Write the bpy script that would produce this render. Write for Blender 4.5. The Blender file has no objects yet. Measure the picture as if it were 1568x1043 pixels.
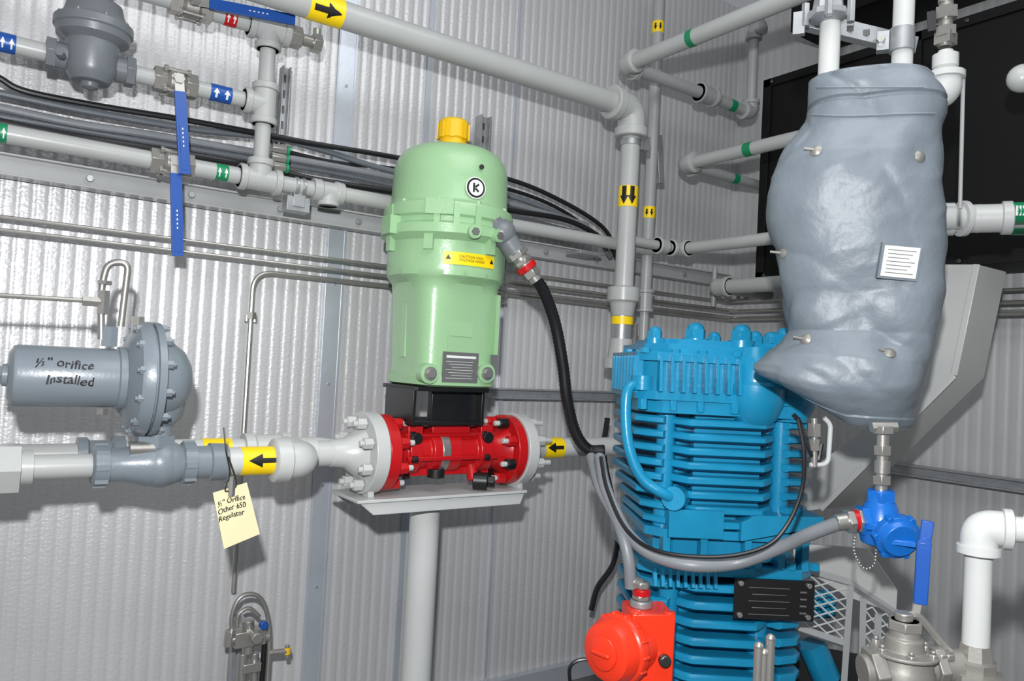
import bpy,bmesh,math,random
from mathutils import Vector as V, Matrix, noise
from mathutils.bvhtree import BVHTree
random.seed(4)
sin,cos,rad,pi=math.sin,math.cos,math.radians,math.pi
# ------------------------------------------------------------ camera model
K=1999/1568.0
FD=1515/K; CX,CY=999.5/K,665/K
CAM=V((0,0,1.45)); yw,pt,th=rad(35.4),rad(1.78),rad(3.0)
fw=V((sin(yw)*cos(pt),cos(yw)*cos(pt),sin(pt))); r0=V((cos(yw),-sin(yw),0)); u0=r0.cross(fw)
cr=r0*cos(th)+u0*sin(th); cu=u0*cos(th)-r0*sin(th)
def W(px,py,y=None,x=None,z=None,d=None):
    v=fw*FD+cr*(px-CX)-cu*(py-CY)
    if y is not None: t=(y-CAM.y)/v.y
    elif x is not None: t=(x-CAM.x)/v.x
    elif z is not None: t=(z-CAM.z)/v.z
    else: t=d/FD
    return CAM+v*t
def S(p): return (p-CAM).dot(fw)/FD
ex,ey,ez=V((1,0,0)),V((0,1,0)),V((0,0,1))
# ------------------------------------------------------------ materials
def mk(name,col,rough=.4,metal=0,var=.08,bump=.0,bs=60,nscale=6,spec=.5,bd=.002,stretch=None):
    m=bpy.data.materials.new(name); m.use_nodes=True; nt=m.node_tree; b=nt.nodes['Principled BSDF']
    b.inputs['Roughness'].default_value=rough; b.inputs['Metallic'].default_value=metal
    b.inputs['Specular IOR Level'].default_value=spec
    tc=nt.nodes.new('ShaderNodeTexCoord'); n=nt.nodes.new('ShaderNodeTexNoise'); n.inputs['Scale'].default_value=nscale; n.inputs['Detail'].default_value=5
    nt.links.new(tc.outputs['Object'],n.inputs['Vector'])
    r=nt.nodes.new('ShaderNodeValToRGB')
    r.color_ramp.elements[0].position=.3; r.color_ramp.elements[1].position=.7
    r.color_ramp.elements[0].color=[c*(1-var) for c in col]+[1]; r.color_ramp.elements[1].color=[min(1,c*(1+var)) for c in col]+[1]
    nt.links.new(n.outputs['Fac'],r.inputs['Fac']); nt.links.new(r.outputs['Color'],b.inputs['Base Color'])
    if bump:
        n2=nt.nodes.new('ShaderNodeTexNoise'); n2.inputs['Scale'].default_value=bs; n2.inputs['Detail'].default_value=3
        src=tc.outputs['Object']
        if stretch:
            mp=nt.nodes.new('ShaderNodeMapping'); mp.inputs['Scale'].default_value=stretch; nt.links.new(src,mp.inputs['Vector']); src=mp.outputs['Vector']
        nt.links.new(src,n2.inputs['Vector'])
        bp=nt.nodes.new('ShaderNodeBump'); bp.inputs['Strength'].default_value=bump; bp.inputs['Distance'].default_value=bd
        nt.links.new(n2.outputs['Fac'],bp.inputs['Height']); nt.links.new(bp.outputs['Normal'],b.inputs['Normal'])
    return m
def srgb(r,g,b):
    f=lambda c:(c/255/12.92 if c/255<=.04045 else ((c/255+.055)/1.055)**2.4)
    return (f(r),f(g),f(b))
M_wall=mk('wall_panel_paint',srgb(198,198,199),.34,.18,.04,.5,70,3,.8,.003,(1,1,1.5))
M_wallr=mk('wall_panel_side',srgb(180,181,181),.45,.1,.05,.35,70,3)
M_strip=mk('aluminium_strip',srgb(196,202,210),.34,.5,.05,.2,50)
M_floor=mk('floor_plate',srgb(95,95,92),.6,0,.15,.3,40)
M_pipe=mk('pipe_paint_grey',srgb(170,172,170),.32,0,.04,.1,40)
M_pipe2=mk('pipe_paint_shade',srgb(156,158,158),.35,0,.05,.1,40)
M_white=mk('pipe_paint_white',srgb(188,190,188),.3,0,.03,.1,40)
M_reg=mk('regulator_grey_paint',srgb(118,127,134),.32,0,.05,.2,120)
M_reg2=mk('regulator_dark_paint',srgb(108,113,117),.35,0,.06,.15,80)
M_galv=mk('galvanized_steel',srgb(165,168,170),.4,.6,.12,.2,60,20)
M_steel=mk('stainless_steel',srgb(172,170,165),.36,.75,.1,.15,60)
M_dull=mk('cast_valve_steel',srgb(140,138,132),.5,.5,.15,.3,60)
M_dsteel=mk('dark_steel',srgb(90,90,90),.35,.8,.1)
M_blue=mk('compressor_blue_paint',srgb(24,132,172),.27,0,.12,.3,60,8)
M_dblue=mk('handle_blue_vinyl',srgb(24,76,155),.35,0,.05)
M_jblue=mk('junction_blue_paint',srgb(18,100,185),.3,0,.06,.2,80)
M_green=mk('actuator_green_paint',srgb(146,184,140),.3,0,.03,.25,90)
M_sgreen=mk('label_green',srgb(20,130,85),.4,0,.03)
M_red=mk('meter_red_paint',srgb(184,22,26),.28,0,.08,.2,60)
M_ored=mk('box_orange_red',srgb(238,58,30),.3,0,.04,.15,60)
M_yel=mk('label_yellow',srgb(245,208,15),.4,0,.03)
M_ycap=mk('cap_yellow',srgb(225,180,20),.4,0,.08,.1,60)
M_black=mk('black_paint',srgb(22,22,23),.4,0,.1)
M_panel=mk('cooler_black',srgb(13,13,14),.6,0,.1,.2,30,spec=.25)
M_rub=mk('black_cable_rubber',srgb(26,26,28),.35,0,.1)
M_gcab=mk('grey_cable_jacket',srgb(98,104,110),.4,0,.1)
M_flex=mk('grey_flex_conduit',srgb(120,124,128),.4,0,.08)
M_blanket=mk('insulation_blanket_fabric',srgb(112,121,129),.45,0,.05,.35,22,4,.5,.010)
M_duct=mk('duct_sheet_paint',srgb(186,187,185),.4,.1,.04,.1,30)
M_cream=mk('paper_tag',srgb(222,212,170),.6,0,.03)
M_wht=mk('label_white',srgb(215,216,214),.45,0,.02)
M_ink=mk('marker_ink',srgb(12,12,14),.5,0,.02)
M_plate=mk('nameplate_grey',srgb(120,120,118),.35,.4,.05)
# ------------------------------------------------------------ mesh builder
def frame(ax):
    ax=ax.normalized(); t=ez if abs(ax.z)<.9 else ex
    a=ax.cross(t).normalized(); return a,ax.cross(a).normalized()
def fillet(pts,R,n=7):
    out=[pts[0]]
    for i in range(1,len(pts)-1):
        p=pts[i]; a=pts[i-1]-p; b=pts[i+1]-p; r=min(R,a.length*.49,b.length*.49)
        A=p+a.normalized()*r; B=p+b.normalized()*r
        for k in range(n+1):
            t=k/n; out.append(A*(1-t)**2+p*2*t*(1-t)+B*t*t)
    out.append(pts[-1]); return out
def catmull(pts,n=10):
    P=[pts[0]*2-pts[1]]+list(pts)+[pts[-1]*2-pts[-2]]; out=[]
    for i in range(1,len(P)-2):
        a,b,c,d=P[i-1:i+3]
        for k in range(n):
            t=k/n; out.append(.5*((2*b)+(c-a)*t+(2*a-5*b+4*c-d)*t*t+(-a+3*b-3*c+d)*t**3))
    out.append(pts[-1]); return out
def resample(pts,step):
    out=[pts[0]]; acc=0
    for i in range(1,len(pts)):
        a,b=pts[i-1],pts[i]; L=(b-a).length
        if L<1e-9: continue
        while acc+L>=step:
            t=(step-acc)/L; a=a.lerp(b,t); out.append(a.copy()); L=(b-a).length; acc=0
            if L<1e-9: break
        acc+=L
    out.append(pts[-1]); return out
class O:
    def __init__(s,name): s.name=name; s.bm=bmesh.new(); s.mats=[]
    def mi(s,m):
        if m not in s.mats: s.mats.append(m)
        return s.mats.index(m)
    def rings(s,rs,m,cap=True,close=True):
        k=s.mi(m); vr=[[s.bm.verts.new(p) for p in r] for r in rs]; n=len(rs[0])
        for i in range(len(vr)-1):
            for j in range(n if close else n-1):
                f=s.bm.faces.new((vr[i][j],vr[i][(j+1)%n],vr[i+1][(j+1)%n],vr[i+1][j])); f.material_index=k
        if cap:
            for r in (vr[0][::-1],vr[-1]):
                f=s.bm.faces.new(r); f.material_index=k
    def lathe(s,p0,p1,prof,m,n=32,cap=True):
        ax=(p1-p0); a,b=frame(ax)
        s.rings([[p0+ax*t+(a*cos(2*pi*j/n)+b*sin(2*pi*j/n))*max(r,1e-4) for j in range(n)] for t,r in prof],m,cap)
    def cyl(s,p0,p1,r,m,r1=None,n=24): s.lathe(p0,p1,[(0,r),(1,r if r1 is None else r1)],m,n)
    def hexn(s,p0,p1,r,m): s.cyl(p0,p1,r,m,n=6)
    def sphere(s,c,r,m,sq=1,ax=ez,n=20):
        ax=ax.normalized()*r*sq
        s.lathe(c-ax,c+ax,[((1-cos(pi*k/10))/2,r*sin(pi*k/10)) for k in range(11)],m,n)
    def tube(s,pts,r,m,n=12,rib=None):
        if rib: pts=resample(pts,rib[0]/2)
        a,b=frame(pts[1]-pts[0]); rs=[]
        for i,p in enumerate(pts):
            t=(pts[min(i+1,len(pts)-1)]-pts[max(i-1,0)])
            if t.length<1e-9: t=ex
            t.normalize(); a=(a-t*a.dot(t)).normalized(); b=t.cross(a)
            rr=r*(1+(rib[1] if i%2 else 0)) if rib else r
            rs.append([p+(a*cos(2*pi*j/n)+b*sin(2*pi*j/n))*rr for j in range(n)])
        s.rings(rs,m)
    def prism(s,pts,vec,m): s.rings([pts,[p+vec for p in pts]],m)
    def box(s,c,sz,m,A=(ex,ey,ez)):
        a,b,d=A[0]*sz[0]/2,A[1]*sz[1]/2,A[2]*sz[2]/2
        s.rings([[c+a*i+b*j-d for i,j in((-1,-1),(1,-1),(1,1),(-1,1))],[c+a*i+b*j+d for i,j in((-1,-1),(1,-1),(1,1),(-1,1))]],m)
    def bar(s,p0,p1,side,w,t,m):
        ax=(p1-p0); L=ax.length; ax.normalize(); sd=(side-ax*side.dot(ax)).normalized(); nn=ax.cross(sd)
        s.box((p0+p1)/2,(w,t,L),m,(sd,nn,ax))
    def tee(s,c,dirs,r,L,m):
        for d in dirs:
            d=d.normalized(); s.cyl(c,c+d*L,r*1.3,m); s.lathe(c+d*L*.66,c+d*L,[(0,r*1.3),(.1,r*1.52),(.9,r*1.52),(1,r*1.4)],m)
        s.sphere(c,r*1.32,m)
    def elbow(s,c,d1,d2,r,L,m):
        d1=d1.normalized(); d2=d2.normalized()
        s.tube(fillet([c+d1*L,c,c+d2*L],L*.75,9),r*1.3,m,20)
        for d in (d1,d2): s.lathe(c+d*L*.7,c+d*L*1.05,[(0,r*1.3),(.1,r*1.52),(.9,r*1.52),(1,r*1.4)],m)
    def bolts(s,c,ax,R,n,br,bl,m,ph=0.2):
        ax=ax.normalized(); a,b=frame(ax)
        for i in range(n):
            q=c+(a*cos(2*pi*i/n+ph)+b*sin(2*pi*i/n+ph))*R
            s.hexn(q,q+ax*bl,br,m); s.cyl(q+ax*bl,q+ax*bl*1.5,br*.55,m,n=10)
    def wrap(s,c,ax,r,face,prof,m,phi0=0,n=8):
        ax=ax.normalized(); f=(face-ax*face.dot(ax)).normalized(); g=ax.cross(f)
        s.rings([[c+ax*t+(f*cos(phi0+h*k/n/r)+g*sin(phi0+h*k/n/r))*r for k in range(-n,n+1)] for t,h in prof],m,cap=False,close=False)
    def band(s,p0,p1,r,m): s.cyl(p0,p1,r*1.025,m)
    def text(s,txt,fn,size,m):
        cu_=bpy.data.curves.new('t','FONT'); cu_.body=txt; cu_.size=size; cu_.resolution_u=2; cu_.space_line=.95
        ob=bpy.data.objects.new('t',cu_); bpy.context.scene.collection.objects.link(ob)
        dg=bpy.context.evaluated_depsgraph_get(); me=ob.evaluated_get(dg).to_mesh()
        k=s.mi(m); vs=[s.bm.verts.new(fn(v.co.x,v.co.y)) for v in me.vertices]
        for p in me.polygons:
            try: f=s.bm.faces.new([vs[i] for i in p.vertices]); f.material_index=k
            except Exception: pass
        bpy.data.objects.remove(ob); bpy.data.curves.remove(cu_)
    def done(s,bevel=0,ang=.6,parent=None):
        bm=s.bm; bmesh.ops.recalc_face_normals(bm,faces=bm.faces[:])
        for f in bm.faces: f.smooth=True
        for e in bm.edges:
            if len(e.link_faces)==2 and e.calc_face_angle(0)>ang: e.smooth=False
        me=bpy.data.meshes.new(s.name); bm.to_mesh(me); bm.free()
        for m in s.mats: me.materials.append(m)
        ob=bpy.data.objects.new(s.name,me); bpy.context.scene.collection.objects.link(ob)
        if bevel:
            b=ob.modifiers.new('bevel','BEVEL'); b.width=bevel; b.segments=2; b.limit_method='ANGLE'; b.angle_limit=rad(50); b.harden_normals=False
        return ob
# hand-written look: wobble letters along a slow noise
def hand(fn,amp,fr=60):
    return lambda x,y: fn(x+amp*noise.noise(V((x*fr,y*fr,0)))+y*.12, y+amp*noise.noise(V((x*fr,y*fr,9)))+amp*1.2*sin(x*45))
YW,XR=2.8,3.46
# ------------------------------------------------------------ room
def corr(name,fn,L0,L1,z0,z1,m,pitch=.042,A=.0026):
    o=O(name); r=[[],[]]
    n=int((L1-L0)/pitch*8)
    for i in range(n+1):
        s_=L0+(L1-L0)*i/n; ph=(s_/pitch)
        d=A*(.5+.5*sin(ph*2*pi)+.22*sin(ph*4*pi+1))
        r[0].append(fn(s_,d,z0)); r[1].append(fn(s_,d,z1))
    o.rings(r,m,cap=False,close=False)
    a,b=fn(L0,-.02,z0),fn(L1,-.06,z1)
    o.box((a+b)/2,(abs(a.x-b.x),abs(a.y-b.y),abs(a.z-b.z)),m)
    return o.done(ang=.9)
corr('wall_back',lambda s,d,z:V((s,YW-d,z)),-1.6,XR+.02,0,3.5,M_wall)
corr('wall_right',lambda s,d,z:V((XR-d,s,z)),-1.0,YW+.02,0,3.5,M_wallr,.05)
o=O('floor'); o.box(V((.9,.4,-.05)),(5.4,5.2,.1),M_floor); o.done()
def strip(name,px,py,w):
    o=O(name); x=W(px,py,y=YW-.01).x
    o.box(V((x,YW-.009,1.75)),(w,.008,3.5),M_strip)
    if w>.03:
        for sg in(-1,1): o.box(V((x+sg*w*.42,YW-.014,1.75)),(w*.08,.003,3.5),M_strip)
        for k in range(9): o.cyl(V((x,YW-.012,.2+k*.38)),V((x,YW-.016,.2+k*.38)),.006,M_galv,n=10)
    o.done()
strip('trim_1',508,500,.075); strip('trim_2',615,870,.022); strip('trim_3',795,50,.012)
o=O('baseboard_back'); o.box(V((.9,YW-.02,.04)),(5.0,.03,.08),M_strip); o.done(.003)
def strut(name,p0,p1,h,dp,m=M_galv,slots=True,outw=-ey):
    o=O(name); ax=(p1-p0); L=ax.length; ax.normalize(); up=outw.cross(ax).normalized()
    o.bar(p0,p1,up,h,dp*.5,m)
    for sgn in (-1,1):
        q=up*sgn*h*.42+outw*dp*.5; o.bar(p0+q,p1+q,up,h*.16,dp*.5,m)
    if slots:
        k=0.04
        while k<L-.04:
            q=p0+ax*k+outw*dp*.27; o.bar(q-ax*.014,q+ax*.014,up,h*.25,.002,M_dsteel); k+=.055
    o.done(.0015)
z_=W(400,318,y=2.76).z
o=O('strut_channel'); o.box(V((1.15,2.755,z_)),(4.4,.04,.066),M_pipe2); o.box(V((1.15,2.725,z_+.03)),(4.4,.03,.006),M_pipe); o.box(V((1.15,2.725,z_-.03)),(4.4,.03,.006),M_pipe)
for k in range(14): o.hexn(V((-.6+k*.3,2.735,z_)),V((-.6+k*.3,2.722,z_)),.012,M_galv)
o.done(.0015)
z_=W(835,604,y=2.76).z
strut('strut_channel',V((W(745,600,y=2.76).x,2.755,z_)),V((XR-.1,2.755,z_)),.045,.05,slots=False)
strut('strut_channel',W(436,105,y=2.72),V((W(436,105,y=2.72).x,2.72,W(428,262,y=2.72).z)),.03,.04)
strut('strut_channel',W(738,180,y=2.72),V((W(738,180,y=2.72).x,2.72,W(735,330,y=2.72).z)),.05,.05)
p=W(1365,716,x=XR-.05); strut('strut_channel',V((XR-.045,YW-.15,p.z)),V((XR-.045,.2,p.z)),.05,.05,slots=False,outw=-ex)
# ------------------------------------------------------------ instrument tubing on wall
o=O('instrument_tubing')
for py,yy in((332,2.70),(352,2.70)):
    z=W(0,py,y=yy).z
    o.tube(fillet([V((-1,yy,z)),V((XR-.09,yy,z)),V((XR-.09,.3,z))],.05),.0065,M_steel,10)
for py in (447,463,477):
    a=W(1000,py,y=2.72); o.tube([V((W(770,440,y=2.72).x,2.72,a.z)),V((XR-.12,2.72,a.z)),V((XR-.12,.2,a.z))],.0065,M_steel,8)
for px in (770,1128,1140):
    a=W(px,432,y=2.69); 
    for k in range(4): o.box(a-ez*k*.028,(.03,.03,.018),M_steel); 
yy=2.74; a=W(583,437,y=yy); b=W(388,423,y=yy); x=b.x
zt=a.z; o.tube(fillet([V((a.x+.1,yy,zt)),V((x,yy,zt)),V((x,yy,W(376,905,y=yy).z))],.07),.0085,M_steel,10)
c=V((x,yy,W(388,484,y=yy).z)); o.hexn(c-ez*.012,c+ez*.012,.018,M_steel)
for dx in(-.014,.014): o.cyl(c+ex*dx-ez*.02,c+ex*dx+ez*.0,.008,M_steel,n=10)
o.done()
# ------------------------------------------------------------ cables: one bundle along the wall
o=O('cable_bundle')
def cable(pts,y,r,m,rib=None): o.tube(catmull([W(a,b,y=y) for a,b in pts],8),r,m,10,rib)
cable([(-40,100),(0,120),(40,140),(150,162),(280,183),(400,205),(480,220),(600,240),(770,272),(860,308),(925,350),(943,392)],2.66,.0095,M_rub)
cable([(-40,138),(0,143),(130,170),(290,197),(420,212),(500,232),(600,262),(780,300),(900,350),(935,395)],2.69,.011,M_gcab)
cable([(-40,158),(0,165),(120,190),(240,208),(440,242),(590,270),(780,312),(900,345)],2.68,.012,M_flex,(.012,.07))
cable([(-40,180),(0,187),(100,207),(220,226),(400,256),(480,275),(590,292),(780,322),(870,338),(925,368),(945,395)],2.66,.011,M_rub,(.014,.1))
cable([(-40,172),(0,178),(200,212),(440,252),(590,281),(780,330),(900,360)],2.70,.010,M_gcab)
cable([(415,215),(440,232),(520,250),(600,258),(760,285),(860,322),(940,384)],2.70,.008,M_rub)
o.done()
# ------------------------------------------------------------ upper-left manifold piping
YP=2.56; R=.0255
T2=W(405,160,y=YP); xT=T2.x
T1=V((xT,YP,W(410,45,y=YP).z)); T3=V((xT,YP,W(397,275,y=YP).z))
X=lambda px,py,y:W(px,py,y=y).x
o=O('gas_manifold_piping')
o.cyl(T1,T3,R,M_pipe)
for T in (T1,T2,T3): o.tee(T,[-ex,ez,-ez] if T is T2 else ([ex,-ex,-ez] if T is T1 else [ex,-ex,ez]),R*1.1,.068,M_pipe)
o.cyl(V((-1,YP,T1.z)),T1,R,M_pipe); o.cyl(V((-1,YP,T2.z)),T2,R,M_pipe); o.cyl(V((-1,YP,T3.z)),V((X(1000,400,YP),YP,T3.z)),R*1.05,M_pipe)
def bnd(o,T,pa,pb,m,am,dr=1,r=R,y=YP,n=2):
    xa,xb=X(pa,T[1],y),X(pb,T[1],y); z=T[2]
    o.cyl(V((xa,y,z)),V((xb,y,z)),r*1.06,m)
    for k in range(n):
        c=V((xa+(xb-xa)*(k+.5)/n,y,z)); f=(CAM-c); f.x=0; f.normalize()
        w=abs(xb-xa)/n*.3; rr=r*1.09
        def q(u,ph): 
            up=ex.cross(f)*-1 if (ex.cross(f)).z<0 else ex.cross(f)
            return c+ex*u+(f*cos(ph)+up*sin(ph))*rr
        for a,b_,h0,h1 in((-.5,.05,w*.35,w*.35),(.05,.6,w,w*.05)):
            o.rings([[q(-h,a+(b_-a)*t/3),q(h,a+(b_-a)*t/3)] for t in range(4) for h in [h0+(h1-h0)*t/3]],am,cap=False,close=False)
bnd(o,(0,20,T1.z),343,362,M_red,M_wht); bnd(o,(0,150,T2.z),320,353,M_dblue,M_wht); bnd(o,(0,72,T2.z),-4,24,M_dblue,M_wht)
bnd(o,(0,270,T3.z),328,348,M_sgreen,M_wht); bnd(o,(0,222,T3.z),-15,10,M_sgreen,M_wht)
c=V((X(447,55,YP),YP,T1.z)); o.hexn(c-ex*.02,c+ex*.03,R*1.5,M_steel); o.cyl(c,c+ex*.1,R*.8,M_steel); o.hexn(c+ex*.07,c+ex*.1,R*1.3,M_steel)
o.cyl(c+ex*.085,c+ex*.085+ez*.05,R*.5,M_steel)
c=V((X(503,300,YP),YP,T3.z)); o.lathe(c-ex*.06,c+ex*.05,[(0,R*1.5),(.25,R*1.5),(.3,R*1.35),(.7,R*1.35),(.75,R*1.6),(1,R*1.5)],M_pipe); o.tee(c,[-ez],R,.05,M_pipe)
c=V((X(458,290,YP),YP,T3.z)); 
for k in (-.012,.012): o.cyl(c+ex*(k-.006),c+ex*(k+.006),R*1.2,M_galv)
o.box(c-ez*.06+ey*.02,(.08,.05,.05),M_galv); o.box(c-ez*.045,(.04,.02,.05),M_galv)
c=W(425,228,y=2.6)
for k in range(3): o.hexn(c-ez*k*.03-ex*.02,c-ez*k*.03+ex*.03,.016,M_steel); o.cyl(c-ez*k*.03+ex*.03,c-ez*k*.03+ex*.04,.017,M_sgreen)
c=V((X(905,380,YP),YP,T3.z-.03)); o.box(c+V((0,.05,-.03)),(.12,.1,.015),M_galv)
o.done(.0015)
def ballvalve(c,handle,hm,ax=ex,r=R,hd=None,out=-ey):
    o=O('ball_valve')
    o.hexn(c-ax*.062,c-ax*.028,r*1.55,M_steel); o.hexn(c+ax*.028,c+ax*.062,r*1.55,M_steel)
    o.lathe(c-ax*.03,c+ax*.03,[(0,r*1.2),(.2,r*1.6),(.8,r*1.6),(1,r*1.2)],M_steel)
    for u in(-1,1):
        for w in(-1,1): 
            q=c+ez*u*r*1.25+out*w*r*1.1; o.cyl(q-ax*.035,q+ax*.035,.006,M_steel,n=8); o.hexn(q+ax*.028,q+ax*.038,.010,M_steel); o.hexn(q-ax*.038,q-ax*.028,.010,M_steel)
    o.cyl(c,c+out*r*2.2,r*.5,M_steel,n=12); o.hexn(c+out*r*2.0,c+out*r*2.4,r*.65,M_steel)
    s0=c+out*r*2.1; d=(handle-s0); d.normalize()
    L=(handle-s0).length; sd=d.cross(out)
    o.bar(s0-d*.015,s0+d*.05,sd,.028,.004,M_steel)
    o.bar(s0+d*.04,handle,sd,.033,.011,hm)
    o.bar(s0+d*(L*.5),s0+d*(L-.012),sd,.018,.014,hm)
    for k in range(5): o.bar(s0+d*(L*.52+k*.013)+out*.0075,s0+d*(L*.52+k*.013+.006)+out*.0075,sd,.004,.001,M_wht)
    o.done(.003)
c=V((X(268,132,YP),YP,T2.z)); ballvalve(c,c+V((.03,-.07,-.29)),M_dblue)
c=V((X(262,262,YP),YP,T3.z)); ballvalve(c,c+V((.02,-.07,-.29)),M_dblue)
c=V((X(292,15,YP),YP,T1.z)); ballvalve(c,c+V((.29,-.12,.005)),M_dblue)
o=O('pilot_pressure_regulator'); c=V((X(140,90,YP),YP,T2.z))
zt=W(140,-30,y=YP).z; zb=W(140,140,y=YP).z; b0=V((c.x,YP-.01,zb)); b1=V((c.x,YP-.01,zt)); H=zt-zb
s=S(b0)
pf=lambda py:(140-py)/170
o.lathe(b0,b1,[(0,4*s),(.02,12*s),(.06,13*s),(.065,26*s),(pf(118),33*s),(pf(110),36*s),(pf(70),37*s),(pf(62),50*s),(pf(52),52*s),(pf(50),55*s),(pf(38),55*s),(pf(35),48*s),(pf(25),42*s),(pf(8),38*s),(pf(0),24*s),(pf(-30),20*s)],M_reg2,36)
o.cyl(c-ex*.11,c+ex*.11,R*1.5,M_reg2)
o.hexn(c-ex*.115,c-ex*.09,R*1.8,M_reg2); o.hexn(c+ex*.09,c+ex*.115,R*1.8,M_reg2)
o.bolts(V((c.x,YP-.01,b0.z+H*pf(38))),ez,48*s,8,.008,.008,M_steel)
q=W(95,85,y=YP-.06); o.hexn(q,q+V((-.01,-.03,0)),.012,M_reg2)
o.done(.0015)
# ------------------------------------------------------------ big top pipe, centre riser
YC=2.38; RC=.047
E=W(968,172,y=YC); xC=E.x; sC=S(E)
o=O('gas_riser_pipe')
zt=W(800,112,y=YC).z; E.z=zt
o.cyl(V((.3,YC,zt)),V((xC,YC,zt)),RC*.95,M_pipe,n=32)
zb=W(945,560,y=YC).z
o.elbow(E,-ex,-ez,RC*.98,.12,M_pipe)
o.cyl(E,V((xC,YC,zb)),RC*.85,M_pipe,n=32)
ZC=lambda py:W(960,py,y=YC).z
pc=lambda py:V((xC,YC,ZC(py)))
o.band(pc(318),pc(286),RC*.86,M_yel); 
for k in(-1,1):
    o.wrap(pc(300),-ez,RC*.9,CAM-pc(300),[(-.035,.010),(.005,.010)],M_ink,phi0=k*.42); o.wrap(pc(300),-ez,RC*.9,CAM-pc(300),[(.005,.02),(.04,.001)],M_ink,phi0=k*.42)
for py in(206,222): o.cyl(pc(py),pc(py-9),RC*.93,M_galv)
o.box(pc(216)+V((.055,-.02,0)),(.05,.03,.06),M_galv)
o.lathe(pc(464),pc(440),[(0,RC*1.3),(.1,RC*1.45),(.9,RC*1.45),(1,RC*1.2)],M_pipe); o.lathe(pc(485),pc(464),[(0,RC*.95),(1,RC*1.2)],M_pipe)
o.cyl(pc(522),pc(485),RC*.92,M_galv); o.band(pc(498),pc(486),RC*.96,M_yel)
for k in range(5):
    q=pc(510)+V((.03+.012*k,-.05+.01*k,0)); o.cyl(q-ez*.04,q+ez*.04,.004,M_steel,n=8)
o.lathe(pc(565),pc(520),[(0,RC*1.5),(.3,RC*1.5),(.4,RC*1.15),(1,RC)],M_pipe)
xa,xb=X(470,5,YC),X(522,20,YC); o.cyl(V((xa,YC,zt)),V((xb,YC,zt)),RC*.98,M_yel,n=32)
c=V((xa*.5+xb*.5,YC,zt)); f=(CAM-c)
o.wrap(c,ex,RC*1.0,f,[(-.045,.010),(.0,.010)],M_ink); o.wrap(c,ex,RC*1.0,f,[(0,.026),(.045,.001)],M_ink)
o.done(.002)
o=O('vent_riser_pipe'); y2=2.58; x2=W(1000,200,y=y2).x; r2=.027
q=lambda py:V((x2,y2,W(998,py,y=y2).z))
o.cyl(q(-40),q(462),r2,M_pipe2)
for a,b in((30,48),(318,336)):
    o.cyl(q(a),q(b),r2*1.04,M_yel)
    for k in(-.4,.4): o.wrap((q(a)+q(b))/2,-ez,r2*1.08,CAM-q(a),[(-.014,.004),(.0,.004)],M_ink,phi0=k); o.wrap((q(a)+q(b))/2,-ez,r2*1.08,CAM-q(a),[(0,.008),(.016,.001)],M_ink,phi0=k)
o.elbow(q(462),ez,-ez,r2,.05,M_pipe2); o.cyl(q(462),q(560),r2*.8,M_pipe2)
o.bar(q(205)+ex*.03,q(278)+ex*.06,ex,.035,.03,M_galv)
o.done(.0015)
# ------------------------------------------------------------ upper right piping
o=O('relief_vent_piping'); r=.033
A=W(957,100,y=2.46)
B=V((A.x,.9,A.z)); o.cyl(A,B,r,M_pipe); o.elbow(A,-ey,ex,r,.07,M_pipe)
C=V((W(1082,140,y=2.46).x,2.46,A.z)); o.cyl(A,C,r*.85,M_pipe2); o.tee(C,[-ex,ex,],r*.95,.055,M_pipe2); o.sphere(C+ex*.05,r*1.3,M_pipe2)
D=V((W(1150,160,y=2.46).x,2.46,A.z-.01)); o.cyl(C,D,r*.8,M_pipe2); o.elbow(D,-ex,ez,r*.85,.06,M_pipe2)
o.cyl(D,D+ez*.5,r*.75,M_pipe2); o.elbow(D+ez*.42,-ez,-ey,r*.8,.05,M_pipe2)
m=C.lerp(D,.55); o.cyl(m-ex*.02,m+ex*.02,r*.86,M_sgreen)
m=W(1061,50,x=A.x); m=V((A.x,m.y,A.z)); o.cyl(m-ey*.015,m+ey*.015,r*1.03,M_sgreen)
o.done(.0015)
o=O('relief_vent_piping'); A=W(1048,252,y=2.5); r=.032
B=V((A.x,1.45,A.z)); o.cyl(A,B,r*.9,M_pipe); o.elbow(A,-ey,ex,r,.065,M_pipe)
C=V((XR-.14,2.5,A.z)); o.cyl(A,C,r*.75,M_pipe2)
m=V((A.x,W(1148,226,x=A.x).y,A.z)); o.cyl(m-ey*.02,m+ey*.02,r*.95,M_sgreen)
m=V((W(1124,272,y=2.5).x,2.5,A.z)); o.cyl(m-ex*.02,m+ex*.02,r*.8,M_sgreen)
o.done(.0015)
o=O('relief_vent_piping'); A=W(1040,382,y=2.5); r=.027
B=V((A.x,1.5,A.z)); o.cyl(A,B,r,M_pipe); o.tee(A,[-ey,-ex],r,.06,M_pipe); o.tee(A-ex*.1,[-ex],r,.05,M_pipe); o.cyl(A,A-ex*.3,r*.8,M_pipe); o.sphere(A+ex*.01,r*1.35,M_pipe)
A=W(1100,440,y=2.5); o.cyl(A,V((A.x,1.7,A.z)),r*1.3,M_pipe); o.cyl(A,A+ex*.4,r,M_pipe2); o.tee(A,[ey*-1,ex],r*1.2,.07,M_pipe)
o.cyl(W(1095,410,y=2.6),W(1092,470,y=2.6),.012,M_pipe2)
o.done(.0015)
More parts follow.
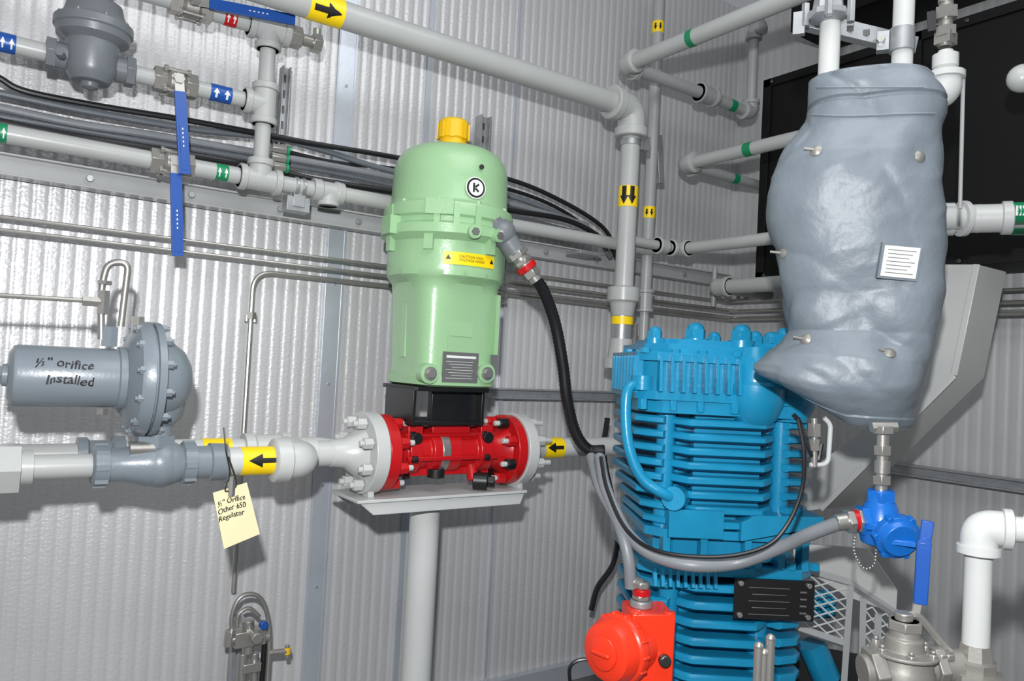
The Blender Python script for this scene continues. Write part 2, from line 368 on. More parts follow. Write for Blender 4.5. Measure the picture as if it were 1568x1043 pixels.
# ------------------------------------------------------------ process line, regulator
YL=2.32; zL=W(680,690,y=YL).z
o=O('process_gas_line')
YF=2.2; YB=2.4; r=.039
f=lambda px:V((W(px,712,y=YF).x,YF,zL)); b=lambda px:V((W(px,680,y=YB).x,YB,zL+.005))
o.cyl(V((-.9,YF,zL)),f(150),.030,M_pipe)
o.cyl(f(300),f(440),r,M_white)
o.cyl(f(366),f(424),r*1.03,M_yel,n=32); c=(f(366)+f(424))/2; F=CAM-c
def arr(o,c,ax,r,F,L,h,m=M_ink):
    o.wrap(c,ax,r,F,[(-L/2,h*.35),(.05*L,h*.35)],m); o.wrap(c,ax,r,F,[(0,h),(L/2,.001)],m)
arr(o,c,-ex,r*1.06,F,.075,.020)
e=f(462); o.tube(fillet([e-ex*.06,e,e+ey*.14],.07,10),r*1.36,M_white,28)
o.lathe(e-ex*.09,e-ex*.04,[(0,r*1.4),(.1,r*1.6),(.9,r*1.6),(1,r*1.4)],M_white)
e2=V((e.x,YL,zL)); o.tube(fillet([e2-ey*.08,e2,e2+ex*.08],.06,10),r*1.33,M_white,28); 
o.cyl(b(-200),b(120),.028,M_pipe); o.lathe(b(118),b(190),[(0,.045),(.2,.045),(.25,.036),(.7,.036),(.75,.048),(1,.048)],M_reg); 
o.cyl(b(190),b(470),.036,M_white); o.cyl(b(308),b(352),.038,M_yel); arr(o,(b(308)+b(352))/2,-ex,.039,CAM-b(330),.07,.02)
o.lathe(b(372),b(440),[(0,.052),(.2,.052),(.25,.047),(.8,.047),(.82,.055),(1,.055)],M_white)
o.tube(fillet([b(440),b(480),V((b(500).x,YL,zL))+ex*.02],.05),.04,M_white,20)
g=lambda px:V((W(px,690,y=YL).x,YL,zL))
o.cyl(g(470),g(520),.04,M_white); 
o.cyl(g(815),V((xC+.1,YL,zL)),.037,M_white); o.cyl(g(826),g(857),.039,M_yel); arr(o,(g(826)+g(857))/2,-ex,.0405,CAM-g(840),.075,.02)
o.done(.002)
o=O('gas_pressure_regulator')
cz=W(100,577,y=YF).z; Xr=lambda px:W(px,580,y=YF).x
P=lambda px,dz=0:V((Xr(px),YF,cz+dz)); s=S(P(100))
x0,x1=Xr(2),Xr(292); t=lambda px:(Xr(px)-x0)/(x1-x0)
o.lathe(V((x0,YF,cz)),V((x1,YF,cz)),[(0,16*s),(t(10),17*s),(t(11),34*s),(t(18),44*s),(t(24),46*s),(t(176),46*s),(t(178),50*s),(t(188),50*s),(t(190),62*s),(t(200),80*s),(t(203),88*s),(t(212),92*s),(t(222),93*s),(t(223),87*s),(t(226),87*s),(t(227),93*s),(t(238),92*s),(t(240),84*s),(t(244),66*s),(t(262),60*s),(t(278),48*s),(t(288),30*s),(1,8*s)],M_reg,48)
o.hexn(P(-6),P(4),15*s,M_reg2)
o.bolts(P(238),ex,84*s,12,.011,.014,M_reg); o.bolts(P(206),-ex,84*s,12,.011,.012,M_reg)
for k in range(8): 
    a=k*pi/4+.3; o.bar(P(244)+V((0,sin(a),cos(a)))*60*s,P(280)+V((0,sin(a),cos(a)))*30*s,V((0,cos(a),-sin(a))),.012,.02,M_reg)
def tx(px0,dz0):
    def fn(x,y):
        ph=(y+dz0)/(46*s); rr=46.8*s
        return V((Xr(px0)+x,YF-cos(ph)*rr,cz+sin(ph)*rr))
    return fn
for ddx,ddz in((0,0),(.0012,.0008)):
    o.text('½" orifice',hand(lambda x,y:tx(46,.024)(x+ddx,y+ddz),.0028),.031,M_ink)
    o.text('Installed',hand(lambda x,y:tx(64,-.016)(x+ddx,y+ddz),.0028),.031,M_ink)
o.lathe(V((Xr(245),YF,zL)),V((Xr(245),YF,cz-.02)),[(0,.05),(.35,.036),(.5,.04),(.6,.06),(1,.075)],M_reg)
o.hexn(V((Xr(243),YF,zL+.045)),V((Xr(243),YF,zL+.075)),.05,M_reg)
h0,h1=f(140),f(345); L=(h1.x-h0.x); tt=lambda px:(f(px).x-h0.x)/L
o.lathe(h0,h1,[(0,.045),(tt(143),.052),(tt(165),.052),(tt(166),.044),(tt(188),.044),(tt(205),.05),(tt(225),.058),(tt(262),.058),(tt(276),.048),(tt(278),.056),(tt(296),.056),(tt(297),.045),(tt(318),.045),(tt(320),.052),(1,.05)],M_reg,28)
for a in range(8): 
    q=f(160)+V((0,cos(a*pi/4),sin(a*pi/4)))*.05; o.box(q-ex*.01,(.03,.012,.012),M_reg)
    q=f(287)+V((0,cos(a*pi/4),sin(a*pi/4)))*.053; o.box(q,(.03,.012,.012),M_reg)
o.sphere(f(245)-ez*.0,.063,M_reg); 
c=f(180)+V((.02,-.03,.045)); o.cyl(c,c+ex*.06,.017,M_steel)
o.cyl(f(-25),f(30),.063,M_pipe,n=6); o.cyl(f(28),f(50),.042,M_pipe)
q=P(190,62*s); o.hexn(q+V((-.04,0,-.02)),q+V((-.04,0,.03)),.02,M_reg); o.hexn(q+V((.02,-.02,.02)),q+V((.02,-.02,.06)),.016,M_steel)
q=P(160,-48*s); o.hexn(q,q-ez*.015,.014,M_steel)
o.done(.0015)
o=O('impulse_tubing')
yt=YF
def wp(l): return [W(a,b_,y=yt) for a,b_ in l]
o.tube(fillet(wp([(185,500),(197,402),(165,402),(155,440),(155,520)]),.05),.0085,M_steel,12)
o.tube(wp([(-60,449),(140,461)]),.006,M_steel,8); q=W(143,462,y=yt); o.hexn(q-ex*.025,q+ex*.015,.014,M_steel); o.hexn(q+V((.022,0,-.03)),q+V((.022,0,.03)),.015,M_steel); o.hexn(q+V((.022,0,.045)),q+V((.022,0,.055)),.018,M_steel)
o.done()
o=O('handwritten_tag'); yt=2.1
a,b_,c,d=W(326,755,y=yt),W(378,739,y=yt+.01),W(398,818,y=yt),W(343,841,y=yt-.01)
nrm=(b_-a).cross(d-a).normalized()*.0015
if nrm.dot(CAM-a)<0: nrm=-nrm
o.rings([[a,b_,c,d],[p-nrm for p in (a,b_,c,d)]],M_cream)
vv=(b_-a).normalized(); uu=(a-d).normalized()
for dd_ in (0,.0007): o.text('½" Orifice\nOther 650\nRegulator',hand(lambda x,y:a+(d-a)*.27+(b_-a)*.04+nrm*.5+vv*(x*.86+dd_)+uu*y,.0018,90),.0205,M_ink)
o.tube(catmull([W(343,655,y=yt),W(346,690,y=yt-.03),W(352,725,y=yt),W(345,752,y=yt),W(362,742,y=yt),W(350,700,y=yt-.03)],6),.0022,M_dsteel,6)
q=W(355,742,y=yt); o.cyl(q,q+V((0,.03,0)),.012,M_steel,n=12); o.hexn(q-ez*.03,q+ez*.02,.009,M_steel)
o.done()
# ------------------------------------------------------------ red turbine meter
o=O('turbine_flow_meter'); 
def lx(px0,px1,prof,m,n=40):
    a,b=g(px0),g(px1); L=b.x-a.x
    o.lathe(a,b,[((g(p).x-a.x)/L,r) for p,r in prof],m,n)
lx(505,572,[(505,.042),(525,.045),(545,.075),(550,.085),(551,.132),(571,.132),(572,.128)],M_white)
lx(573,590,[(573,.125),(590,.125)],M_red)
lx(590,765,[(590,.085),(600,.068),(612,.066),(613,.078),(630,.078),(631,.062),(648,.062),(650,.074),(692,.074),(694,.062),(718,.062),(720,.078),(738,.078),(740,.064),(752,.066),(765,.09)],M_red)
lx(765,778,[(765,.125),(778,.125)],M_red)
lx(779,826,[(779,.132),(794,.132),(795,.085),(806,.07),(818,.05),(826,.045)],M_white)
lx(662,674,[(662,.077),(674,.077)],M_steel)
for k in range(8):
    a=k*pi/4+pi/8; w=V((0,cos(a),sin(a)))*.105
    for p0,p1,m1,m2 in((530,612,M_white,M_red),(745,818,M_red,M_white)):
        o.cyl(g(p0)+w,g(p1)+w,.0095,m1 if p0<600 else m2,n=10)
    o.hexn(g(536)+w,g(549)+w,.019,M_white); o.hexn(g(591)+w,g(603)+w,.020,M_red)
    o.hexn(g(752)+w,g(764)+w,.020,M_red if k%2 else M_black); o.hexn(g(796)+w,g(807)+w,.019,M_white)
for k in range(6):
    a=k*pi/3+.2; w=V((0,cos(a),sin(a)))*.072; o.bar(g(608)+w,g(742)+w,V((0,-sin(a),cos(a))),.014,.024,M_red)
    for p in (622,730): o.hexn(g(p)+w*1.15-ex*.02,g(p)+w*1.15+ex*.0,.012,M_black)
c=g(690); 
o.box(c+V((-.03,0,.068)),(.15,.10,.05),M_red); o.box(g(622)+ez*.062,(.055,.12,.06),M_red); o.box(g(730)+ez*.062,(.05,.12,.06),M_red)
for p in(622,730): q=g(p)+V((0,-.062,.05)); o.cyl(q,q-ey*.012,.02,M_black,n=14)
q=g(660)+V((0,-.04,-.085)); o.cyl(q,q+ez*.03,.03,M_black,n=16)
q=g(715)+V((0,-.05,-.10)); o.cyl(q,q+V((.04,-.03,0)),.03,M_black,n=16); o.hexn(q+V((.04,-.03,0)),q+V((.06,-.045,0)),.02,M_black); o.cyl(q+V((0,.03,.07)),q,.02,M_red)
o.done(.002)
o=O('meter_support_stand')
xs=g(656).x; xa,xb=g(530).x,g(783).x; zp=zL-.134
o.box(V(((xa+xb)/2,YL,zp-.005)),(xb-xa,.22,.01),M_white)
for yy_ in(-.1,.1): 
    pts=[V((xa,YL+yy_,zp)),V((xb,YL+yy_,zp)),V((xb-.02,YL+yy_,zp-.05)),V((xa+.06,YL+yy_,zp-.05))]
    o.prism(pts,ey*.01,M_white)
for px in (560,785): o.box(V((g(px).x,YL,zp+.01)),(.02,.12,.03),M_white)
o.cyl(V((xs,YL,zp-.05)),V((xs,YL,.015)),.051,M_white,n=32); o.cyl(V((xs,YL,zp-.05)),V((xs,YL,zp)),.05,M_white)
o.box(V((xs,YL,.0075)),(.25,.25,.015),M_white)
o.done(.002)
# ------------------------------------------------------------ green actuator
o=O('green_electric_actuator'); G=W(678,500,y=YL); gx=G.x; sg=S(G); gz=lambda py:W(681,py,y=YL).z
def gring(py,a,nn,dx=0,N=72):
    out=[]
    for j in range(N):
        t=2*pi*j/N; c_,s_=cos(t),sin(t)
        rx=a*sg*math.copysign(abs(c_)**(2/nn),c_); ry=a*sg*math.copysign(abs(s_)**(2/nn),s_)
        out.append(V((gx+rx+dx,YL+ry,gz(py))))
    return out
prof=[(228,18,2),(229,46,2),(232,62,2),(239,74,2),(250,82,2),(266,87,2),(285,88,2),(318,89,2),(322,91,2),(326,97,2),(332,99,2),(344,99,2),(347,95,2),(354,95,2),(358,101,2),(371,101,2),(376,95,2),(380,90,2),(412,90,2),(420,90,2),(430,88,2.1),(434,80,2.6),(440,72,3.4),(452,68,4.5),(560,63.5,5),(572,64,5),(576,67,5),(588,67,5),(591,60,5)]
o.rings([gring(*p) for p in prof][::-1],M_green)
fc=V((-gx,-YL,0)).normalized(); gg=ez.cross(fc)
rt=V((cos(rad(30)),-sin(rad(30)),0))
sg_=1 if gg.dot(rt)>0 else -1
def gp(px,py,rr):
    a=math.asin(max(-1,min(1,(px-680)/90))); return V((gx,YL,gz(py)))+(fc*cos(a)+gg*sg_*sin(a))*rr, (fc*cos(a)+gg*sg_*sin(a))
for px in (604,665,690,718):
    p,n_=gp(px,345,94*sg); o.bar(p-ez*.035,p+ez*.035,ez.cross(n_),.02,.03,M_green)
for px in (600,655,740):
    p,n_=gp(px,380,90*sg); o.bar(p-ez*.035,p+ez*.03,ez.cross(n_),.03,.035,M_green)
p,n_=gp(668,335,96*sg); o.box(p+n_*.005,(.09,.02,.05),M_green,(ez.cross(n_),n_,ez))
for k in range(10):
    a=k*2*pi/10+.25; n_=V((cos(a),sin(a),0)); p=V((gx,YL,gz(326)))+n_*92*sg
    o.hexn(p,p+ez*.010,.009,M_green)
p,n_=gp(716,302,90*sg); o.cyl(p,p+n_*.002,16*sg,M_wht,n=32); o.cyl(p+n_*.002,p+n_*.003,14.3*sg,M_ink,n=32); o.cyl(p+n_*.003,p+n_*.004,11.5*sg,M_wht,n=32)
a_=ez.cross(n_); a_=a_ if a_.dot(r0)>0 else -a_; q=p+n_*.005
o.box(q-a_*.008,(.006,.001,.03),M_ink,(a_,n_,ez)); o.box(q+a_*.003+ez*.007,(.016,.001,.006),M_ink,((a_+ez*.8).normalized(),n_,(ez-a_*.8).normalized())); o.box(q+a_*.003-ez*.007,(.016,.001,.006),M_ink,((a_-ez*.8).normalized(),n_,(ez+a_*.8).normalized()))
p,n_=gp(723,270,89*sg); o.cyl(p,p+n_*.006,.008,M_dsteel,n=12)
for px,py in((712,368),(742,368)):
    p,n_=gp(px,py,99*sg); o.cyl(p,p+n_*.02,.022,M_green); o.hexn(p+n_*.02,p+n_*.028,.013,M_plate)
phi=math.asin(36/92.)*sg_
cc=V((gx,YL,gz(406)))
o.wrap(cc,ez,91.5*sg,fc,[(-9*sg,42*sg),(9*sg,42*sg)],M_yel,phi0=phi,n=12)
def capt(x,y): 
    a=phi+sg_*(x-.055)/(92*sg); return V((gx,YL,gz(406)+y))+(fc*cos(a)+gg*sin(a))*92*sg
o.text('CAUTION HIGH\nVOLTAGE INSIDE',lambda x,y:capt(x+.012,y+.003),.012,M_ink)
for dx in(-.082,.078):
    o.text('▲',lambda x,y:capt(x+dx+.055-.006,y-.005),.02,M_ink)
yf=YL-65*sg
pl=W(705,563,y=yf-.004); o.box(pl,(60*sg,.005,44*sg),M_plate)
o.box(pl+V((0,-.003,.034)),(50*sg,.001,.008),M_wht)
for k in range(7): o.box(pl+V((-.005+.004*(k%3),-.003,.018-.009*k)),((46-6*(k%3))*sg,.001,.0012),M_wht)
for px in(657,744):
    q=W(px,572,y=yf-.006); o.cyl(q+ey*.03,q-ey*.006,.033,M_green); o.cyl(q,q-ey*.012,.022,M_steel); o.hexn(q-ey*.012,q-ey*.022,.015,M_steel)
o.box(V((gx-.06,yf+.004,(gz(440)+gz(550))/2)),(.010,.012,abs(gz(440)-gz(550))),M_green)
o.box(V((gx+.125,yf+.006,(gz(450)+gz(540))/2)),(.016,.02,abs(gz(450)-gz(540))),M_green)
o.box(V((gx-65*sg,YL,(gz(450)+gz(550))/2)),(.010,.03,abs(gz(450)-gz(550))),M_green)
o.box(W(706,505,y=yf-.001),(40*sg,.004,20*sg),M_green)
o.box(V((gx-99*sg,YL-.02,gz(360))),(.045,.06,.06),M_green)
o.lathe(V((gx,YL,gz(230))),V((gx,YL,gz(181))),[(0,30*sg),(.1,30*sg),(.12,21*sg),(.35,21*sg),(.4,24*sg),(.93,23*sg),(1,19*sg)],M_ycap,32)
for k in range(8):
    a=k*pi/4+.2; n_=V((cos(a),sin(a),0)); o.box(V((gx,YL,gz(200)))+n_*24*sg,(.006,.016,.055),M_ycap,(n_,ez.cross(n_),ez))
o.bar(V((gx+.03,YL-.05,gz(226))),V((gx+.09,YL-.06,gz(230))),ey,.012,.01,M_dsteel)
o.done(.003)
o=O('actuator_mounting_bracket'); z1=gz(591); z0=zL+.095; x0=gx-68*sg; x1=gx+55*sg
o.box(V(((x0+x1)/2,YL,z1-.008)),(x1-x0,.25,.014),M_black); o.box(V(((x0+x1)/2,YL,z0+.007)),(x1-x0,.18,.014),M_black)
for xx in(x0+.006,): o.box(V((xx,YL,(z0+z1)/2)),(.012,.2,z1-z0),M_black)
o.box(V(((x0+x1)/2+.04,YL-.05,(z0+z1)/2)),(x1-x0-.1,.03,z1-z0),M_black)
o.box(V((x1-.006,YL,(z0+z1)/2)),(.012,.2,z1-z0),M_black)
o.done(.002)
o=O('actuator_cable_gland'); yy=2.12
a=W(742,372,y=2.2); b=W(768,357,y=yy); c=W(808,412,y=yy-.03); d=(c-b).normalized()
o.cyl(a,b,.026,M_reg); o.sphere(b,.048,M_reg2); o.cyl(b,b.lerp(c,.55),.036,M_reg2); o.hexn(b-d*.05,b-d*.03,.03,M_reg2)
o.hexn(b.lerp(c,.5),b.lerp(c,.66),.04,M_steel); o.cyl(b.lerp(c,.6),b.lerp(c,.9),.028,M_steel); o.hexn(b.lerp(c,.74),b.lerp(c,.84),.036,M_steel)
o.cyl(b.lerp(c,.88),b.lerp(c,1.02),.036,M_red); o.hexn(c+d*.004,c+d*.03,.033,M_steel); o.cyl(c,c+d*.05,.024,M_steel)
o.done(.0015)
o=O('liquid_tight_conduit')
pts=[c+d*.03]+[W(*q,y=k) for q,k in(((832,445),2.09),((850,495),2.1),((862,560),2.1),((868,610),2.1),((880,660),2.1),((900,688),2.08),((925,690),2.05))]
o.tube(catmull(pts,12),.0195,M_rub,14,(.014,.08)); o.done()
# ------------------------------------------------------------ instrument manifold bottom left
o=O('instrument_manifold'); yy=2.6
w=lambda a,b:W(a,b,y=yy)
o.tube(catmull([w(357,985),w(355,945),w(368,915),w(393,912),w(408,935),w(412,985),w(408,1060)],8),.0075,M_steel,10)
o.tube(catmull([w(362,960),w(366,940),w(382,932),w(398,945)],8),.007,M_steel,10)
o.box(w(380,975),(.10,.06,.05),M_steel); o.cyl(w(352,980),w(412,975),.016,M_steel); o.hexn(w(350,990),w(353,965),.018,M_steel)
o.cyl(w(380,950),w(380,1000),.02,M_steel); 
q=w(384,968); o.cyl(q,q-ey*.06,.016,M_steel); o.hexn(q-ey*.06,q-ey*.075,.02,M_steel)
q=w(398,952); o.cyl(q-ey*.03,q-ey*.05,.014,M_dblue)
q=w(412,1000); o.cyl(q,w(445,997),.010,M_steel); o.cyl(w(440,988),w(440,1008),.008,M_steel,n=12); o.hexn(w(440,992),w(440,1002),.013,M_ycap)
o.cyl(w(372,1000),w(368,1070),.017,M_steel); o.cyl(w(390,1000),w(388,1070),.013,M_steel); o.cyl(w(405,985),w(400,1060),.009,M_black)
o.box(w(383,1020),(.06,.05,.03),M_steel)
o.bar(V((w(385,1000).x,YW-.03,.0)),V((w(385,1000).x,YW-.03,w(385,985).z)),ex,.04,.04,M_galv); o.box(V((w(385,1000).x,(yy+YW)/2,w(380,975).z)),(.04,YW-yy,.03),M_galv)
o.done(.002)
# ------------------------------------------------------------ blue compressor
C0=W(1083,700,d=2.5); av=rad(33); cx_=V((cos(av),-sin(av),0)); cy_=V((sin(av),cos(av),0))
zq=lambda py:W(1083,py,d=2.5).z
def L(u,v,z): return V((C0.x,C0.y,0))+cx_*u+cy_*v+ez*z
A3=(cx_,cy_,ez)
def oct_(u0,u1,v0,v1,ch,z):
    return [L(u0+ch,v0,z),L(u1-ch,v0,z),L(u1,v0+ch,z),L(u1,v1-ch,z),L(u1-ch,v1,z),L(u0+ch,v1,z),L(u0,v1-ch,z),L(u0,v0+ch,z)]
o=O('gas_compressor')
def plate(u0,u1,v0,v1,ch,z0,z1,m=M_blue): o.rings([oct_(u0,u1,v0,v1,ch,z0),oct_(u0,u1,v0,v1,ch,z1)],m)
def fin(u0,u1,v0,v1,z,t,notch=.03,wob=0):
    pts=[(u0,v0+.07),(u0+.035,v0+.035),(u0+.075,v0+.02),(u0+.10,v0+notch+.02),(u0+.125,v0+notch*.6),(u0+.15,v0),(u1-.17,v0-.01),(u1-.14,v0+notch*.6),(u1-.115,v0+notch+.02),(u1-.085,v0+.018),(u1-.03,v0+.035),(u1,v0+.08),(u1,v1-.07),(u1-.07,v1),(u0+.07,v1),(u0,v1-.07)]
    zz_=lambda u,v:z+wob*sin(u*14+v*5)
    o.rings([[L(u+(.5*t if u<0 else -.5*t),v+.5*t,zz_(u,v)-t) for u,v in pts],[L(u,v,zz_(u,v)-t*.6) for u,v in pts],[L(u,v,zz_(u,v)+t*.5) for u,v in pts],[L(u+(.5*t if u<0 else -.5*t),v+.5*t,zz_(u,v)+t) for u,v in pts]],M_blue)
plate(-.19,.19,-.15,.2,.05,zq(860),zq(560)); plate(-.2,.2,-.15,.2,.05,.12,zq(850))
n=8
for i in range(n):
    z=zq(642+i*20); g2=.0 if i<5 else (i-4)*.013
    fin(-.275+g2,.265,-.235,.25,z,.0115,.035,.004)
for u in(-.18,.17): o.cyl(L(u,-.17,zq(800)),L(u,-.17,zq(625)),.028,M_blue,n=16)
o.box(L(.0,-.165,zq(705)),(.2,.06,zq(630)-zq(780)),M_blue,A3)
# head
plate(-.27,.25,-.24,.25,.06,zq(630),zq(612)); plate(-.285,.25,-.25,.26,.05,zq(612),zq(600)); plate(-.27,.24,-.235,.25,.05,zq(600),zq(556)); plate(-.285,.25,-.25,.26,.05,zq(558),zq(546)); plate(-.255,.22,-.22,.24,.06,zq(548),zq(533)); plate(-.22,.2,-.18,.22,.06,zq(535),zq(525))
for i in range(8):
    u=-.225+i*.033; o.rings([[L(u-.006,-.24,zq(602)),L(u+.006,-.24,zq(602)),L(u+.005,-.272,zq(600)),L(u-.005,-.272,zq(600))],[L(u-.006,-.24,zq(545)),L(u+.006,-.24,zq(545)),L(u+.004,-.262,zq(552)),L(u-.004,-.262,zq(552))]],M_blue)
for i in range(8):
    v=-.2+i*.05; o.box(L(-.28,v,zq(578)),(.03,.012,zq(552)-zq(604)),M_blue,A3)
o.lathe(L(.075,-.2,zq(640)),L(.075,-.2,zq(532)),[(0,.05),(.1,.07),(.3,.088),(.5,.088),(.55,.078),(.8,.076),(.92,.06),(1,.05)],M_blue)
o.lathe(L(.19,-.18,zq(635)),L(.19,-.18,zq(525)),[(0,.05),(.2,.07),(.8,.07),(1,.05)],M_blue)
o.cyl(L(.13,-.28,zq(575)),L(.13,-.22,zq(575)),.03,M_blue); o.hexn(L(.13,-.295,zq(575)),L(.13,-.27,zq(575)),.02,M_blue)
for u,v,sc in((-.09,-.12,1),(.04,-.16,1),(.115,-.07,.8),(.19,-.12,1),(-.22,-.14,.7),(.13,.12,.8),(.2,.02,.9),(.0,-.02,.7)):
    c=L(u,v,zq(530)); o.cyl(c-ez*.02,c+ez*.016*sc,.040*sc,M_blue); o.hexn(c+ez*.014*sc,c+ez*.045*sc,.032*sc,M_blue); o.lathe(c+ez*.044*sc,c+ez*.066*sc,[(0,.026*sc),(.5,.024*sc),(.85,.016*sc),(1,.006)],M_blue)
for u,v in((-.265,-.22),(-.1,-.235),(.0,-.24),(.21,-.22),(-.27,.0),(-.18,-.235)):
    c=L(u,v,zq(612)); o.hexn(c,c-ez*.03,.015,M_blue); o.hexn(L(u,v,zq(548)),L(u,v,zq(541)),.016,M_blue)
tp=[L(-.27,-.2,zq(592)),L(-.31,-.22,zq(600)),L(-.315,-.23,zq(640)),L(-.30,-.24,zq(685)),L(-.26,-.25,zq(722)),L(-.19,-.26,zq(742)),L(-.16,-.22,zq(748))]
o.tube(catmull(tp,8),.016,M_blue,16); o.cyl(L(-.175,-.27,zq(745)),L(-.14,-.2,zq(748)),.034,M_blue); o.cyl(L(-.265,-.2,zq(600)),L(-.265,-.2,zq(580)),.034,M_blue)
plate(-.235,.27,-.235,.24,.05,zq(802),zq(790)); plate(-.2,.22,-.2,.22,.05,zq(835),zq(800)); plate(-.25,.27,-.24,.25,.05,zq(852),zq(838))
for u in(-.18,-.07,.06,.16,.23): o.box(L(u,-.215,zq(820)),(.02,.05,zq(800)-zq(840)),M_blue,A3); o.hexn(L(u+.03,-.235,zq(838)),L(u+.03,-.235,zq(828)),.016,M_blue)
o.box(L(-.10,-.21,zq(780)),(.16,.09,zq(762)-zq(800)),M_blue,A3)
o.prism([L(.03,-.26,zq(800)),L(.27,-.26,zq(775)),L(.27,-.26,zq(762)),L(.07,-.26,zq(764)),L(.03,-.26,zq(775))],cy_*.12,M_blue)
for i in range(9):
    u=-.21+i*.022; o.bar(L(u,-.23,zq(845)),L(u+.0,-.245,zq(868)),cx_,.010,.02,M_blue)
z=zq(870); i=0
while z>.2:
    fin(-.24,.262,-.235,.24,z,.0125,.03,0)
    z-=.052; i+=1
for u in(-.15,.12): o.cyl(L(u,-.17,.15),L(u,-.17,zq(850)),.03,M_blue)
plate(-.26,.26,-.26,.26,.03,0,.12,M_blue)
o.box(L(.135,-.256,zq(878)),(.235,.006,.115),M_black,A3)
for k in range(5): o.box(L(.12,-.260,zq(862)-.019*k),(.12-.02*(k%2),.001,.002),M_plate,A3)
for k in range(4): o.box(L(.22,-.260,zq(866)-.02*k),(.02,.001,.005),M_plate,A3)
for u,z in((.035,.045),(.235,.045),(.035,-.045),(.235,-.045)): o.hexn(L(u,-.258,zq(878)+z),L(u,-.266,zq(878)+z),.008,M_steel)
o.done(.002)
# ------------------------------------------------------------ insulation blanket vessel
DV=2.02; ang=rad(59); bx=V((cos(ang),-sin(ang),0)); by=V((sin(ang),cos(ang),0))
rows=[(122,1255,1413),(124,1247,1421),(130,1242,1427),(150,1238,1437),(168,1235,1442),(185,1231,1441),(205,1224,1438),(230,1204,1437),(260,1187,1438),(300,1182,1440),(350,1185,1441),(400,1193,1438),(450,1200,1437),(490,1208,1433),(512,1213,1430),(530,1200,1427),(548,1176,1422),(566,1161,1417),(585,1159,1411),(603,1168,1406),(622,1188,1400),(636,1208,1396),(645,1222,1392),(648,1228,1388)]
def itp(py):
    for i in range(len(rows)-1):
        a,b=rows[i],rows[i+1]
        if a[0]<=py<=b[0]:
            t=(py-a[0])/(b[0]-a[0]); return a[1]+(b[1]-a[1])*t,a[2]+(b[2]-a[2])*t
o=O('insulated_separator_vessel'); rs=[]; N=144
dim=[(1250,231),(1408,240),(1362,541),(1234,520),(1200,388)]
dimw=[W(dx,dy,d=DV-.15) for dx,dy in dim]
NR=170
for i in range(NR+1):
    py=122+ (648-122)*i/NR; l,r_=itp(py); cpt=W((l+r_)/2-4,py,d=DV); s=S(cpt); a=(r_-l)/2*s*.955; b=min(a*.8,.16)
    ring=[]
    for j in range(N):
        t=2*pi*j/N; c_,s_=cos(t),sin(t); nn=2.6
        q=bx*a*math.copysign(abs(c_)**(2/nn),c_)+by*b*math.copysign(abs(s_)**(2/nn),s_)
        pz=cpt+q
        if py>560:
            u=(q.dot(bx)/a)
            pz=pz+ez*((py-560)/88)*( .08*max(0,-u)**1.3 )
        k=V((pz.x*4.5,pz.y*4.5,pz.z*5.0))
        dsp=.012*noise.noise(k)+.007*noise.noise(k*2.3+V((3,0,0)))
        k2=V((pz.x*4+pz.z*3,pz.y*4-pz.z*3,pz.z*5)); rdg=1-min(1,abs(noise.noise(k2))*2.0); dsp-=.010*rdg**2.5
        k3=V((pz.x*8-pz.z*5,pz.y*8+pz.z*4,pz.z*8+4)); rdg=1-min(1,abs(noise.noise(k3))*2.4); dsp+=.003*rdg**2
        if 168<py<173: dsp-=.006
        if 126<py<131: dsp+=.003
        if py>634: dsp+=.005
        if py<126: dsp=0
        for qq in dimw:
            dd=(pz-qq).length
            if dd<.15: dsp-=.02*math.exp(-(dd/.04)**2)
        ring.append(pz+q.normalized()*dsp)
    rs.append(ring)
cB=rs[-1]; cen=sum(cB,V((0,0,0)))/N
rs.append([p.lerp(cen,.06) for p in cB]); rs.append([p.lerp(cen,.12)+ez*.03 for p in cB]); rs.append([p.lerp(cen,.5)+ez*.035 for p in cB])
o.rings(rs,M_blanket)
bmesh.ops.recalc_face_normals(o.bm,faces=o.bm.faces[:]); o.bm.normal_update()
o.bm.verts.ensure_lookup_table(); bv=BVHTree.FromBMesh(o.bm)
def hit(px,py):
    d=(W(px,py,d=2)-CAM).normalized(); h=bv.ray_cast(CAM,d)
    if h[0] is None: return None,None
    n_=h[1].normalized()
    return h[0],(n_ if n_.dot(CAM-h[0])>0 else -n_)
for dx,dy in dim:
    p,n_=hit(dx,dy)
    if p is None: continue
    o.lathe(p-n_*.004,p+n_*.009,[(0,.015),(.5,.015),(.85,.009),(1,.003)],M_dull,16); o.cyl(p+n_*.004,p+n_*.009-bx*.026+ez*.003,.0035,M_dull,n=8)
pc_,n_=hit(1376,401)
_,n2_=hit(1362,385); _,n3_=hit(1390,415); n_=(n_+n2_+n3_).normalized()
sx=ez.cross(n_).normalized(); sx=sx if sx.dot(r0)>0 else -sx; sz=n_.cross(sx); sz=sz if sz.z>0 else -sz
sx=(sx-sz*.06).normalized(); sz=(sz+sx*.06).normalized(); pc_=pc_+n_*.010
o.box(pc_-n_*.008,(.092,.016,.085),M_blanket,(sx,n_,sz)); o.box(pc_,(.080,.004,.073),M_wht,(sx,n_,sz))
for k in range(7): o.box(pc_+n_*.0025+sz*(.027-.009*k)-sx*.003*(k%3),(.064-.008*(k%3),.001,.0016),M_plate,(sx,n_,sz))
for px,pyt,rr in((1268,-60,.026),(1380,-60,.026)):
    q=W(px,124,d=DV); o.cyl(q-ez*.02,V((q.x,q.y,W(px,pyt,d=DV).z)),rr,M_white)
    o.lathe(q-ez*.01,q+ez*.012,[(0,.045),(.5,.043),(1,.03)],M_blanket)
